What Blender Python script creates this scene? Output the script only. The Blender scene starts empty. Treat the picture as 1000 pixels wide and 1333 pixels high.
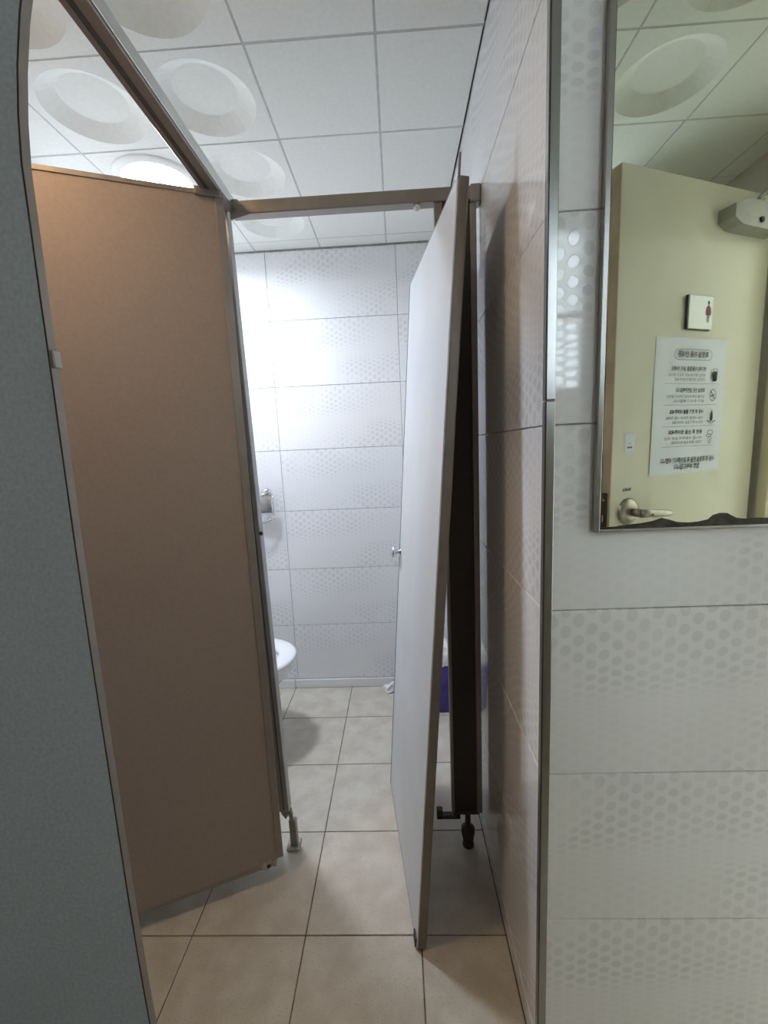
import bpy, bmesh, math, random
from mathutils import Vector, Matrix

S = bpy.context.scene
COL = S.collection
random.seed(7)

# ------------------------------------------------------------------ camera
CAM_Z = 1.2406
def cam_axes(yaw, pitch, roll):
    cy, sy, cp, sp = math.cos(yaw), math.sin(yaw), math.cos(pitch), math.sin(pitch)
    f = Vector((-sy * cp, cy * cp, -sp)); r = Vector((cy, sy, 0)); u = r.cross(f)
    cr, sr = math.cos(roll), math.sin(roll)
    return r * cr + u * sr, -r * sr + u * cr, f
cr_, cu_, cf_ = cam_axes(0.0366, 0.1495, -0.0443)
cd = bpy.data.cameras.new('camera'); cam = bpy.data.objects.new('camera', cd); COL.objects.link(cam)
M = Matrix.Identity(4)
for i in range(3):
    M[i][0], M[i][1], M[i][2] = cr_[i], cu_[i], -cf_[i]
M[2][3] = CAM_Z
cam.matrix_world = M
cd.sensor_fit = 'VERTICAL'; cd.sensor_height = 24.0; cd.lens = 24.0 * 550.06 / 1333.0
cd.clip_start = 0.01
S.camera = cam

# ------------------------------------------------------------------ world and exposure
W = bpy.data.worlds.new('world'); S.world = W; W.use_nodes = True
bg = W.node_tree.nodes['Background']; bg.inputs[0].default_value = (0.80, 0.90, 1.0, 1); bg.inputs[1].default_value = 15.5
LAMP_COOL = (0.80, 0.885, 1.0); LAMP_COOL_POWER = 176.0
LAMP_WARM = (1.0, 0.66, 0.36); LAMP_WARM_POWER = 48.0
LAMP_FILL = (1.0, 0.98, 0.96); LAMP_FILL_POWER = 3.6  # added fill light for the entrance area, no known source
S.view_settings.view_transform = 'Standard'; S.view_settings.look = 'None'
S.view_settings.gamma = 1.0; S.view_settings.use_curve_mapping = False
S.view_settings.exposure = 0.0
S.cycles.max_bounces = 16; S.cycles.glossy_bounces = 8; S.cycles.diffuse_bounces = 8; S.cycles.transparent_max_bounces = 8
S.cycles.caustics_reflective = False; S.cycles.caustics_refractive = False

# ------------------------------------------------------------------ materials
def mat(name, col, rough=0.5, metal=0.0, spec=0.5):
    m = bpy.data.materials.new(name); m.use_nodes = True
    b = m.node_tree.nodes['Principled BSDF']
    b.inputs['Base Color'].default_value = (*col, 1); b.inputs['Roughness'].default_value = rough
    b.inputs['Metallic'].default_value = metal; b.inputs['Specular IOR Level'].default_value = spec
    return m
class NT:
    def __init__(s, m): s.t = m.node_tree; s.b = s.t.nodes['Principled BSDF']
    def n(s, k, **kw):
        x = s.t.nodes.new(k)
        for a, v in kw.items(): setattr(x, a, v)
        return x
    def l(s, a, b): s.t.links.new(a, b)
    def m(s, op, a, b=None, c=None, clamp=False):
        x = s.n('ShaderNodeMath', operation=op); x.use_clamp = clamp
        for i, v in enumerate((a, b, c)):
            if v is None: continue
            if isinstance(v, (int, float)): x.inputs[i].default_value = v
            else: s.l(v, x.inputs[i])
        return x.outputs[0]
    def smooth(s, v, a, b):
        x = s.n('ShaderNodeMapRange', interpolation_type='SMOOTHSTEP'); s.l(v, x.inputs[0])
        x.inputs[1].default_value = a; x.inputs[2].default_value = b
        return x.outputs[0]
    def mixc(s, f, a, b):
        x = s.n('ShaderNodeMix', data_type='RGBA')
        if isinstance(f, (int, float)): x.inputs[0].default_value = f
        else: s.l(f, x.inputs[0])
        for i, v in ((6, a), (7, b)):
            if isinstance(v, tuple): x.inputs[i].default_value = (*v, 1)
            else: s.l(v, x.inputs[i])
        return x.outputs[2]
def noisy(name, col, rough=0.5, metal=0.0, spec=0.5, scale=60.0, amt=0.15, detail=4.0, bump=0.0, stretch=(1, 1, 1), rvar=0.0):
    """principled material whose colour is varied by fine noise in object space"""
    m = mat(name, col, rough, metal, spec); t = NT(m)
    tc = t.n('ShaderNodeTexCoord'); mp = t.n('ShaderNodeMapping'); mp.inputs['Scale'].default_value = stretch
    t.l(tc.outputs['Object'], mp.inputs[0])
    nz = t.n('ShaderNodeTexNoise'); nz.inputs['Scale'].default_value = scale; nz.inputs['Detail'].default_value = detail
    t.l(mp.outputs[0], nz.inputs['Vector'])
    f = t.smooth(nz.outputs['Fac'], 0.3, 0.7)
    a = tuple(c * (1 - amt) for c in col); b = tuple(min(1, c * (1 + amt)) for c in col)
    t.l(t.mixc(f, a, b), t.b.inputs['Base Color'])
    if rvar:
        t.l(t.m('MULTIPLY_ADD', f, rvar, rough - rvar / 2), t.b.inputs['Roughness'])
    if bump:
        bp = t.n('ShaderNodeBump'); bp.inputs['Strength'].default_value = bump; bp.inputs['Distance'].default_value = 0.002
        t.l(nz.outputs['Fac'], bp.inputs['Height']); t.l(bp.outputs[0], t.b.inputs['Normal'])
    return m

def wall_tile_material():
    """glossy white tile printed with rows of dots that flatten to ripples at mid height"""
    m = mat('dotted_wall_tile', (0.74, 0.75, 0.76), 0.05, 0, 0.45); t = NT(m)
    tc = t.n('ShaderNodeTexCoord'); sp = t.n('ShaderNodeSeparateXYZ'); t.l(tc.outputs['Object'], sp.inputs[0])
    oi = t.n('ShaderNodeObjectInfo')
    x, z = sp.outputs[0], sp.outputs[2]                 # metres from the tile's lower left corner
    u = t.m('DIVIDE', x, 0.6); v = t.m('DIVIDE', z, 0.3)
    nz = t.n('ShaderNodeTexNoise'); nz.inputs['Scale'].default_value = 9.0; nz.inputs['Detail'].default_value = 2.0
    va = t.n('ShaderNodeVectorMath', operation='ADD'); t.l(tc.outputs['Object'], va.inputs[0])
    cb = t.n('ShaderNodeCombineXYZ'); t.l(t.m('MULTIPLY', oi.outputs['Random'], 13.0), cb.inputs[0]); t.l(cb.outputs[0], va.inputs[1])
    t.l(va.outputs[0], nz.inputs['Vector'])
    nf = t.m('SUBTRACT', nz.outputs['Fac'], 0.5)
    mid = t.m('ADD', t.m('MULTIPLY_ADD', u, 0.16, 0.38), t.m('MULTIPLY', nf, 0.10))
    dv = t.m('SUBTRACT', v, mid)
    tt = t.m('MULTIPLY', t.m('ABSOLUTE', dv), 1.9)      # 0 at the ripple line, 1 at the tile's edges
    ph = t.m('MULTIPLY', t.m('LOGARITHM', t.m('MULTIPLY_ADD', tt, 2.6, 1.0), 2.71828), 5.77)
    cx = t.m('DIVIDE', x, 0.0213)
    odd = t.m('MULTIPLY', t.m('MODULO', t.m('FLOOR', cx), 2.0), 0.5)
    fx = t.m('MULTIPLY', t.m('SUBTRACT', t.m('FRACT', cx), 0.5), 2.25)
    fy = t.m('MULTIPLY', t.m('SUBTRACT', t.m('FRACT', t.m('ADD', ph, odd)), 0.5), 3.0)
    rr = t.m('SQRT', t.m('ADD', t.m('MULTIPLY', fx, fx), t.m('MULTIPLY', fy, fy)))
    dot = t.m('SUBTRACT', 1.0, t.smooth(rr, 0.85, 1.0))
    top = t.m('GREATER_THAN', dv, 0.0)
    un = t.m('ADD', u, t.m('MULTIPLY', nf, 0.7))
    a_top = t.m('MULTIPLY', t.smooth(un, -0.05, 0.12), t.m('SUBTRACT', 1.0, t.smooth(un, 0.55, 0.95)))
    a_bot = t.smooth(un, 0.38, 0.72)
    amp = t.m('ADD', t.m('MULTIPLY', top, a_top), t.m('MULTIPLY', t.m('SUBTRACT', 1.0, top), a_bot))
    amp = t.m('MULTIPLY', t.m('MULTIPLY_ADD', amp, 0.90, 0.06), t.smooth(nz.outputs['Fac'], 0.18, 0.62))
    amp = t.m('MULTIPLY', amp, t.smooth(tt, 0.02, 0.35))
    k = t.m('MULTIPLY', dot, amp)
    wear = t.m('MULTIPLY', nf, 0.25)
    base = t.mixc(t.m('ADD', 0.5, wear), (0.80, 0.81, 0.83), (0.84, 0.85, 0.865))
    t.l(t.mixc(k, base, (0.72, 0.735, 0.755)), t.b.inputs['Base Color'])
    t.l(t.m('MULTIPLY_ADD', dot, 0.22, 0.26), t.b.inputs['Specular IOR Level'])
    bp = t.n('ShaderNodeBump'); bp.inputs['Strength'].default_value = 0.10; bp.inputs['Distance'].default_value = 0.0006
    t.l(k, bp.inputs['Height']); t.l(bp.outputs[0], t.b.inputs['Normal'])
    return m
M_WT = wall_tile_material()
M_GROUT = noisy('wall_grout', (0.50, 0.50, 0.49), 0.9, amt=0.2, scale=40)
M_FGROUT = noisy('floor_grout', (0.17, 0.14, 0.11), 0.9, amt=0.3, scale=30)
def floor_tile_material():
    m = mat('beige_floor_tile', (0.55, 0.51, 0.44), 0.38, 0, 0.4); t = NT(m)
    tc = t.n('ShaderNodeTexCoord'); oi = t.n('ShaderNodeObjectInfo')
    va = t.n('ShaderNodeVectorMath', operation='ADD'); t.l(tc.outputs['Object'], va.inputs[0])
    cb = t.n('ShaderNodeCombineXYZ'); t.l(t.m('MULTIPLY', oi.outputs['Random'], 31.0), cb.inputs[1]); t.l(cb.outputs[0], va.inputs[1])
    n1 = t.n('ShaderNodeTexNoise'); n1.inputs['Scale'].default_value = 14; n1.inputs['Detail'].default_value = 6
    n2 = t.n('ShaderNodeTexNoise'); n2.inputs['Scale'].default_value = 260; n2.inputs['Detail'].default_value = 2
    t.l(va.outputs[0], n1.inputs['Vector']); t.l(va.outputs[0], n2.inputs['Vector'])
    c = t.mixc(t.smooth(n1.outputs['Fac'], 0.3, 0.7), (0.52, 0.47, 0.395), (0.62, 0.58, 0.505))
    c = t.mixc(t.smooth(n2.outputs['Fac'], 0.60, 0.72), c, (0.36, 0.31, 0.25))
    t.l(c, t.b.inputs['Base Color'])
    t.l(t.m('MULTIPLY_ADD', n1.outputs['Fac'], 0.25, 0.28), t.b.inputs['Roughness'])
    bp = t.n('ShaderNodeBump'); bp.inputs['Strength'].default_value = 0.15; bp.inputs['Distance'].default_value = 0.0008
    t.l(n2.outputs['Fac'], bp.inputs['Height']); t.l(bp.outputs[0], t.b.inputs['Normal'])
    return m
M_FT = floor_tile_material()
M_CT = noisy('white_ceiling_panel', (0.81, 0.825, 0.775), 0.75, 0, 0.2, scale=90, amt=0.02)
M_CB = noisy('ceiling_backing', (0.60, 0.60, 0.58), 0.9, amt=0.1)
M_PLASTER = noisy('painted_plaster', (0.62, 0.60, 0.54), 0.7, amt=0.06, scale=8)
M_BROWN = noisy('brown_laminate', (0.335, 0.262, 0.22), 0.42, 0, 0.4, scale=120, amt=0.04)
M_GREY = noisy('speckled_grey_laminate', (0.45, 0.535, 0.64), 0.5, 0, 0.4, scale=190, amt=0.09, detail=3, bump=0.03)
M_BROWN_SHADED = noisy('shaded_brown_laminate', (0.055, 0.048, 0.044), 0.45, 0, 0.35, scale=90, amt=0.08)  # brown laminate with the leaning door's shade put into its colour
M_PALE = noisy('pale_blue_laminate', (0.60, 0.625, 0.655), 0.35, 0, 0.4, scale=5, amt=0.04)
M_BRONZE = noisy('taupe_aluminium', (0.30, 0.265, 0.235), 0.38, 0.55, 0.5, scale=25, amt=0.06, rvar=0.08)
M_TAUPE_H = noisy('taupe_aluminium_rail', (0.30, 0.265, 0.235), 0.38, 0.55, 0.5, scale=25, amt=0.06, rvar=0.08)
M_STEEL = noisy('brushed_steel', (0.62, 0.62, 0.60), 0.22, 1.0, scale=25, amt=0.06, rvar=0.08)
M_ALU = noisy('grey_aluminium', (0.42, 0.41, 0.40), 0.42, 0.3, scale=25, amt=0.06)
M_EDGE = noisy('dark_taupe_edging', (0.21, 0.178, 0.15), 0.45, 0.2, scale=25, amt=0.08)
M_CLOSER = noisy('silver_paint', (0.36, 0.36, 0.33), 0.45, 0.4, scale=25, amt=0.05)
M_TRIM = noisy('dull_steel', (0.36, 0.355, 0.34), 0.26, 0.9, scale=6, amt=0.03)
M_CHROME = noisy('chrome', (0.72, 0.73, 0.74), 0.08, 1.0, scale=20, amt=0.05)
M_NICKEL = noisy('satin_nickel', (0.40, 0.375, 0.32), 0.30, 1.0, scale=60, amt=0.08)
M_BLACK = noisy('black_gap', (0.03, 0.03, 0.03), 0.6, amt=0.2)
M_DARK = noisy('dark_rubber', (0.06, 0.055, 0.05), 0.6, amt=0.2)
M_PORC = noisy('white_porcelain', (0.80, 0.81, 0.82), 0.07, 0, 0.6, scale=4, amt=0.02)
M_SEAT = noisy('white_plastic_seat', (0.84, 0.84, 0.86), 0.2, 0, 0.5, scale=4, amt=0.02)
M_WATER = mat('toilet_water', (0.30, 0.34, 0.36), 0.03, 0, 0.6)
M_TISSUE = noisy('tissue_paper', (0.82, 0.82, 0.82), 0.9, amt=0.05, scale=120)
M_PURPLE = noisy('purple_plastic', (0.055, 0.04, 0.26), 0.35, amt=0.12, scale=10)
M_LINER = noisy('white_bin_liner', (0.78, 0.78, 0.78), 0.4, amt=0.06, scale=60)
M_CREAM = noisy('cream_painted_door', (0.73, 0.71, 0.57), 0.22, 0, 0.4, scale=3, amt=0.05)
M_CREAMEDGE = noisy('aged_door_edge', (0.50, 0.43, 0.32), 0.5, 0, 0.4, scale=12, amt=0.12)
M_PAPER = noisy('white_paper', (0.82, 0.86, 0.93), 0.7, amt=0.03, scale=8)
M_INK = mat('black_ink', (0.03, 0.03, 0.035), 0.7)
M_INKGREY = mat('grey_ink', (0.16, 0.16, 0.17), 0.7)
M_CRIMSON = mat('crimson_print', (0.22, 0.015, 0.05), 0.4)
M_SIGN = noisy('silver_acrylic', (0.80, 0.82, 0.80), 0.18, 0.2, amt=0.03, scale=10)
M_STAIN = noisy('mirror_corrosion', (0.045, 0.042, 0.030), 0.6, 0, 0.3, scale=80, amt=0.5)
M_WHITEPL = noisy('white_lamp_housing', (0.82, 0.82, 0.80), 0.4, amt=0.02, scale=10)
M_GLUE = noisy('old_sealant', (0.40, 0.36, 0.30), 0.6, amt=0.25, scale=40)
M_MIRROR = noisy('tinted_mirror', (0.87, 0.90, 0.80), 0.015, 1.0, scale=3, amt=0.02)
def emit(name, col, power):
    m = bpy.data.materials.new(name); m.use_nodes = True; nt = m.node_tree; nt.nodes.clear()
    e = nt.nodes.new('ShaderNodeEmission'); o = nt.nodes.new('ShaderNodeOutputMaterial')
    e.inputs[0].default_value = (*col, 1); e.inputs[1].default_value = power; nt.links.new(e.outputs[0], o.inputs[0]); return m
def glass_material():
    m = bpy.data.materials.new('window_glass'); m.use_nodes = True; nt = m.node_tree; nt.nodes.clear()
    o = nt.nodes.new('ShaderNodeOutputMaterial'); mx = nt.nodes.new('ShaderNodeMixShader'); fr = nt.nodes.new('ShaderNodeFresnel')
    tr = nt.nodes.new('ShaderNodeBsdfTransparent'); gl = nt.nodes.new('ShaderNodeBsdfGlossy'); gl.inputs['Roughness'].default_value = 0.02
    fr.inputs[0].default_value = 1.45; tr.inputs[0].default_value = (0.92, 0.95, 0.95, 1)
    nt.links.new(fr.outputs[0], mx.inputs[0]); nt.links.new(tr.outputs[0], mx.inputs[1]); nt.links.new(gl.outputs[0], mx.inputs[2])
    nt.links.new(mx.outputs[0], o.inputs[0]); return m
M_GLASS = glass_material()

# ------------------------------------------------------------------ mesh helpers
def mesh_of(bm, name, m, smooth=False):
    me = bpy.data.meshes.new(name); bm.to_mesh(me); bm.free(); me.materials.append(m)
    if smooth:
        for p in me.polygons: p.use_smooth = True
    return me
def link(name, me, parent=None, loc=(0, 0, 0), rot=None):
    o = bpy.data.objects.new(name, me); COL.objects.link(o); o.location = loc
    if rot is not None: o.rotation_euler = rot
    if parent is not None: o.parent = parent
    return o
def obj(name, bm, m, parent=None, loc=(0, 0, 0), rot=None, smooth=False):
    return link(name, mesh_of(bm, name, m, smooth), parent, loc, rot)
def empty(name, loc=(0, 0, 0), rotz=0.0, label=None, cat=None, group=None):
    o = bpy.data.objects.new(name, None); COL.objects.link(o); o.location = loc; o.rotation_euler = (0, 0, rotz); o.empty_display_size = 0.05
    return tag(o, label, cat, group)
def tag(o, label=None, cat=None, group=None):
    if label: o['label'] = label
    if cat: o['category'] = cat
    if group: o['group'] = group
    return o
def struct(o): o['kind'] = 'structure'; return o
def bm_box(x0, x1, y0, y1, z0, z1, bev=0.0, seg=1, bm=None):
    n = bmesh.new()
    vs = [n.verts.new((x, y, z)) for x in (x0, x1) for y in (y0, y1) for z in (z0, z1)]
    for q in ((0, 1, 3, 2), (4, 6, 7, 5), (0, 4, 5, 1), (2, 3, 7, 6), (0, 2, 6, 4), (1, 5, 7, 3)): n.faces.new([vs[i] for i in q])
    bmesh.ops.recalc_face_normals(n, faces=n.faces)
    if bev: bmesh.ops.bevel(n, geom=list(n.edges), offset=bev, segments=seg, affect='EDGES', profile=0.5)
    if bm is None: return n
    me = bpy.data.meshes.new('t'); n.to_mesh(me); n.free(); bm.from_mesh(me); bpy.data.meshes.remove(me); return bm
def bm_rev(profile, seg=24, close=True, bm=None, mtx=None):
    """revolve (radius, height) points about Z"""
    bm = bm or bmesh.new(); rings = []
    for r, z in profile:
        if r < 1e-6: rings.append([bm.verts.new((0, 0, z))])
        else: rings.append([bm.verts.new((r * math.cos(2 * math.pi * i / seg), r * math.sin(2 * math.pi * i / seg), z)) for i in range(seg)])
    for a, b in zip(rings, rings[1:]):
        for i in range(seg):
            j = (i + 1) % seg
            if len(a) == 1 and len(b) > 1: bm.faces.new((a[0], b[i], b[j]))
            elif len(b) == 1 and len(a) > 1: bm.faces.new((a[i], b[0], a[j]))
            elif len(a) > 1: bm.faces.new((a[i], b[i], b[j], a[j]))
    if mtx is not None: bmesh.ops.transform(bm, matrix=mtx, verts=bm.verts)
    bmesh.ops.recalc_face_normals(bm, faces=bm.faces)
    return bm
def bm_tube(pts, rad, seg=8, bm=None):
    bm = bm or bmesh.new(); pts = [Vector(p) for p in pts]; rings = []; ref = None
    for i, p in enumerate(pts):
        d = (pts[min(i + 1, len(pts) - 1)] - pts[max(i - 1, 0)]).normalized()
        if ref is None: ref = Vector((0, 0, 1)) if abs(d.z) < 0.9 else Vector((1, 0, 0))
        a = d.cross(ref).normalized(); b = d.cross(a).normalized(); ref = -b if b.dot(ref) < 0 else b
        r = rad[i] if isinstance(rad, (list, tuple)) else rad
        rings.append([bm.verts.new(p + (a * math.cos(2 * math.pi * k / seg) + b * math.sin(2 * math.pi * k / seg)) * r) for k in range(seg)])
    for a, b in zip(rings, rings[1:]):
        for k in range(seg): bm.faces.new((a[k], a[(k + 1) % seg], b[(k + 1) % seg], b[k]))
    bm.faces.new(rings[0][::-1]); bm.faces.new(rings[-1]); bmesh.ops.recalc_face_normals(bm, faces=bm.faces)
    return bm
def bm_poly(pts, thick, axis='y', bm=None):
    """prism of a 2D outline (x, z) standing in the XZ plane, y from 0 to thick"""
    bm = bm or bmesh.new()
    a = [bm.verts.new((x, 0, z)) for x, z in pts]; b = [bm.verts.new((x, thick, z)) for x, z in pts]
    bm.faces.new(a); bm.faces.new(b[::-1]); n = len(pts)
    for i in range(n): bm.faces.new((a[i], b[i], b[(i + 1) % n], a[(i + 1) % n]))
    bmesh.ops.recalc_face_normals(bm, faces=bm.faces); return bm
def copy_part(src, parent, loc, rot=None, name=None):
    c = src.copy(); COL.objects.link(c); c.parent = parent; c.location = loc
    if rot is not None: c.rotation_euler = rot
    return c

# ------------------------------------------------------------------ room shell
CEIL = 2.156; YB = 2.0725; XR = 0.231; YN = 0.6693; XL = -1.12; XS = 1.27; YREAR = -0.52
T = 0.008          # tile thickness
# floor
floor = struct(obj('floor', bm_box(XL - 0.1, 2.6, YREAR - 0.1, YB + 0.1, -0.10, -0.0022), M_FGROUT))
_ft = {}
def floor_tile(x0, x1, y0, y1):
    w, d = round(x1 - x0, 4), round(y1 - y0, 4); g = 0.0016
    if (w, d) not in _ft:
        _ft[(w, d)] = mesh_of(bm_box(g, w - g, g, d - g, -T, 0.0, 0.0010), 'floor_tile', M_FT)
    link('floor_tile', _ft[(w, d)], floor, (x0, y0, random.uniform(-0.0003, 0.0003)))
AX, BY = -0.2855, 1.8132
for i in range(-4, 6):
    for j in range(-8, 1 + 1):
        x0, x1 = AX + 0.3 * i, AX + 0.3 * (i + 1); y0, y1 = BY + 0.3 * j, BY + 0.3 * (j + 1)
        x0 = max(x0, XL); y1 = min(y1, YB); y0 = max(y0, YREAR); x1 = min(x1, XS)
        if y0 >= YN - 0.01 or (y0 + y1) / 2 > YN: x1 = min(x1, XR)
        if x1 - x0 > 0.02 and y1 - y0 > 0.02: floor_tile(x0, x1, y0, y1)
# ceiling
ceiling = struct(obj('ceiling', bm_box(XL - 0.1, XS + 0.1, YREAR - 0.1, YB + 0.1, CEIL + 0.034, CEIL + 0.12), M_CB))
EX, GY = -0.3124, 1.0908
LAMPS = {(-0.7624, 1.5408), (-0.7624, 0.6408), (-0.4624, -0.2592)}
def bm_dish_panel(hole=False):
    """square ceiling panel pressed with a round shallow dish"""
    bm = bmesh.new(); n = 32; g = 0.0028; c = 0.15; h = 0.15 - g
    def ring(r, z): return [bm.verts.new((c + r * math.cos(2 * math.pi * k / n), c + r * math.sin(2 * math.pi * k / n), z)) for k in range(n)]
    sq = []; sb = []
    for k in range(n):
        a = 2 * math.pi * k / n; x, y = math.cos(a), math.sin(a); s = h / max(abs(x), abs(y))
        sq.append(bm.verts.new((c + x * s, c + y * s, 0))); sb.append(bm.verts.new((c + x * s * 1.005, c + y * s * 1.005, 0.02)))
    rs = [sq, ring(0.1130, 0), ring(0.1130, 0.012)] if hole else [sq, ring(0.1260, 0), ring(0.1240, 0.0012), ring(0.0830, 0.0255), ring(0.0800, 0.0265)]
    cen = bm.verts.new((c, c, 0.0265)) if not hole else None
    for a, b in [(sb, sq)] + list(zip(rs, rs[1:])):
        for k in range(n): bm.faces.new((a[k], a[(k + 1) % n], b[(k + 1) % n], b[k]))
    if not hole:
        for k in range(n): bm.faces.new((rs[-1][k], rs[-1][(k + 1) % n], cen))
    bmesh.ops.recalc_face_normals(bm, faces=bm.faces)
    up = sum(f.normal.z * f.calc_area() for f in bm.faces)
    if up > 0: bmesh.ops.reverse_faces(bm, faces=bm.faces)
    return bm
DISH = mesh_of(bm_dish_panel(), 'ceiling_panel', M_CT); HOLE = mesh_of(bm_dish_panel(True), 'ceiling_panel', M_CT)
_cp = {}
for i in range(-3, 6):
    for j in range(-6, 4):
        x0, x1 = EX + 0.3 * i, EX + 0.3 * (i + 1); y0, y1 = GY + 0.3 * j, GY + 0.3 * (j + 1)
        cx, cy = (x0 + x1) / 2, (y0 + y1) / 2
        x0 = max(x0, XL); y1 = min(y1, YB); y0 = max(y0, YREAR); x1 = min(x1, XS)
        if cy > YN: x1 = min(x1, XR)
        if x1 - x0 < 0.02 or y1 - y0 < 0.02: continue
        full = x1 - x0 > 0.299 and y1 - y0 > 0.299
        dish = full and ((i in (-1, -2) and cy > -0.2) or (i in (2, 3) and -0.1 < cy < 0.5))
        if any(abs(cx - a) < 0.05 and abs(cy - b) < 0.05 for a, b in LAMPS): me = HOLE
        elif dish: me = DISH
        else:
            key = (round(x1 - x0, 3), round(y1 - y0, 3))
            if key not in _cp:
                g = 0.0028; _cp[key] = mesh_of(bm_box(g, key[0] - g, g, key[1] - g, 0, 0.012, 0.0012), 'ceiling_panel', M_CT)
            me = _cp[key]
        link('ceiling_panel', me, ceiling, (x0, y0, CEIL + random.uniform(-0.0004, 0.0004)))

M_GRID = noisy('ceiling_grid', (0.52, 0.53, 0.51), 0.7, amt=0.08)
for i in range(-2, 6):
    x = EX + 0.3 * i
    if XL < x < XS: obj('grid_bar', bm_box(x - 0.006, x + 0.006, YREAR, YB if x < XR - 0.01 else YN, CEIL + 0.0010, CEIL + 0.003), M_GRID, ceiling)
for j in range(-5, 4):
    y = GY + 0.3 * j
    if YREAR < y < YB: obj('grid_bar', bm_box(XL, XR if y > YN else XS, y - 0.006, y + 0.006, CEIL + 0.0012, CEIL + 0.0032), M_GRID, ceiling)

# walls: a backing slab and proud tiles, each tile a child.
_wt = {}
def tile_mesh(u0, u1, v0, v1):
    """tile piece in local XZ; its origin is the whole tile's lower left corner, face at y = -T"""
    k = (round(u0, 3), round(u1, 3), round(v0, 3), round(v1, 3))
    if k not in _wt:
        g = 0.0009
        _wt[k] = mesh_of(bm_box(u0 + g, u1 - g, -T, 0, v0 + g, v1 - g, 0.0016, 2), 'wall_tile', M_WT)
    return _wt[k]
def tile_wall(wall, origin, rotz, u_lo, u_hi, z_lo, z_hi, u_ref, z_ref, skip=None):
    """lay 600 x 300 tiles over local u in [u_lo, u_hi] and z in [z_lo, z_hi]; joints at u_ref + .6k, z_ref + .3k"""
    c, s = math.cos(rotz), math.sin(rotz)
    r0 = math.floor((z_lo - z_ref) / 0.3 + 1e-4); r1 = math.ceil((z_hi - z_ref) / 0.3 - 1e-4)
    c0 = math.floor((u_lo - u_ref) / 0.6 + 1e-4); c1 = math.ceil((u_hi - u_ref) / 0.6 - 1e-4)
    for r in range(r0, r1):
        for q in range(c0, c1):
            uo, zo = u_ref + 0.6 * q, z_ref + 0.3 * r
            a0, a1 = max(0, u_lo - uo), min(0.6, u_hi - uo); b0, b1 = max(0, z_lo - zo), min(0.3, z_hi - zo)
            if a1 - a0 < 0.012 or b1 - b0 < 0.012: continue
            if skip and skip(uo + a0, uo + a1, zo + b0, zo + b1): continue
            t = link('wall_tile', tile_mesh(a0, a1, b0, b1), wall,
                     (origin[0] + c * uo, origin[1] + s * uo, zo), (random.uniform(-0.0012, 0.0012), 0, rotz + random.uniform(-0.0012, 0.0012)))
# back wall of the end cubicle (faces -Y)
wall_back = struct(obj('wall_back', bm_box(XL - 0.1, XR + 0.02, YB + T - 0.0015, YB + 0.12, -0.02, CEIL + 0.038), M_GROUT))
VB = -0.5713
tile_wall(wall_back, (0, YB + T), 0.0, XL, XR, 0.05, CEIL, VB, 0.35)
bb = struct(obj('baseboard_back', bm_box(XL, XR, YB + 0.002, YB + 0.01, 0.0, 0.048), M_GROUT))
for k in range(-1, 3):
    a, b = max(XL, AX + 0.6 * k - 0.3), min(XR, AX + 0.6 * k + 0.3)
    obj('skirting_tile', bm_box(a + 0.001, b - 0.001, YB - 0.007, YB + 0.006, 0.0015, 0.0475, 0.002, 2), M_PORC, bb)
# right wall of the corridor (faces -X); local u runs towards -Y when turned by -90 degrees
wall_right = struct(obj('wall_right', bm_box(XR + T - 0.0015, XR + 0.11, YN + T + 0.002, YB + T, -0.02, CEIL + 0.038), M_GROUT))
tile_wall(wall_right, (XR + T, 0), -math.pi / 2, -YB, -YN - 0.003, 0.0, CEIL, -YN - 0.6, 0.0645)
# near wall with the mirror (faces -Y)
wall_front = struct(obj('wall_front', bm_box(XR + T + 0.002, XS + 0.02, YN + T - 0.0015, YN + 0.10, -0.02, CEIL + 0.038), M_GROUT))
tile_wall(wall_front, (0, YN + T), 0.0, XR + 0.004, XS, 0.0, CEIL, XR + 0.004, 0.0645)
# stainless corner trim between the two tiled walls, in two lengths
trim_1 = struct(obj('trim_1', bm_box(XR - 0.0005, XR + 0.004, YN - 0.0005, YN + 0.004, 0.0, CEIL), M_GROUT))
for z0, z1 in ((0.001, 1.300), (1.302, CEIL - 0.001)):
    b = bm_box(XR - 0.0030, XR + 0.0125, YN - 0.0030, YN + 0.0002, z0, z1, 0.0012, 2)
    bm_box(XR - 0.0030, XR + 0.0002, YN - 0.0030, YN + 0.0110, z0, z1, 0.0012, 2, bm=b)
    obj('trim_length', b, M_TRIM, trim_1)
# left, rear and side walls
wall_left = struct(obj('wall_left', bm_box(XL - 0.12, XL - T + 0.0015, YREAR - 0.1, YB + 0.1, -0.02, CEIL + 0.038), M_GROUT))
tile_wall(wall_left, (XL - T, 0), math.pi / 2, YREAR, YB, 0.0, CEIL, 0.0693, 0.0645)
# rear wall with a window, built as four slabs joined in one shell
WX0, WX1, WZ0, WZ1 = 0.645, 0.795, 1.440, 2.095
b = bm_box(XL - 0.1, WX0, YREAR - 0.05, YREAR, -0.02, CEIL + 0.038)
bm_box(WX1, XS + 0.12, YREAR - 0.05, YREAR, -0.02, CEIL + 0.03, bm=b)
bm_box(WX0, WX1, YREAR - 0.05, YREAR, -0.02, WZ0, bm=b); bm_box(WX0, WX1, YREAR - 0.05, YREAR, WZ1, CEIL + 0.03, bm=b)
wall_rear = struct(obj('wall_rear', b, M_PLASTER))
win = struct(empty('window_1', ((WX0 + WX1) / 2, YREAR, WZ0)))
win['kind'] = 'structure'
hw = (WX1 - WX0) / 2; wh = WZ1 - WZ0
b = bm_box(-hw, -hw + 0.012, -0.045, -0.005, 0, wh, 0.002); bm_box(hw - 0.012, hw, -0.045, -0.005, 0, wh, 0.002, bm=b)
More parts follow.
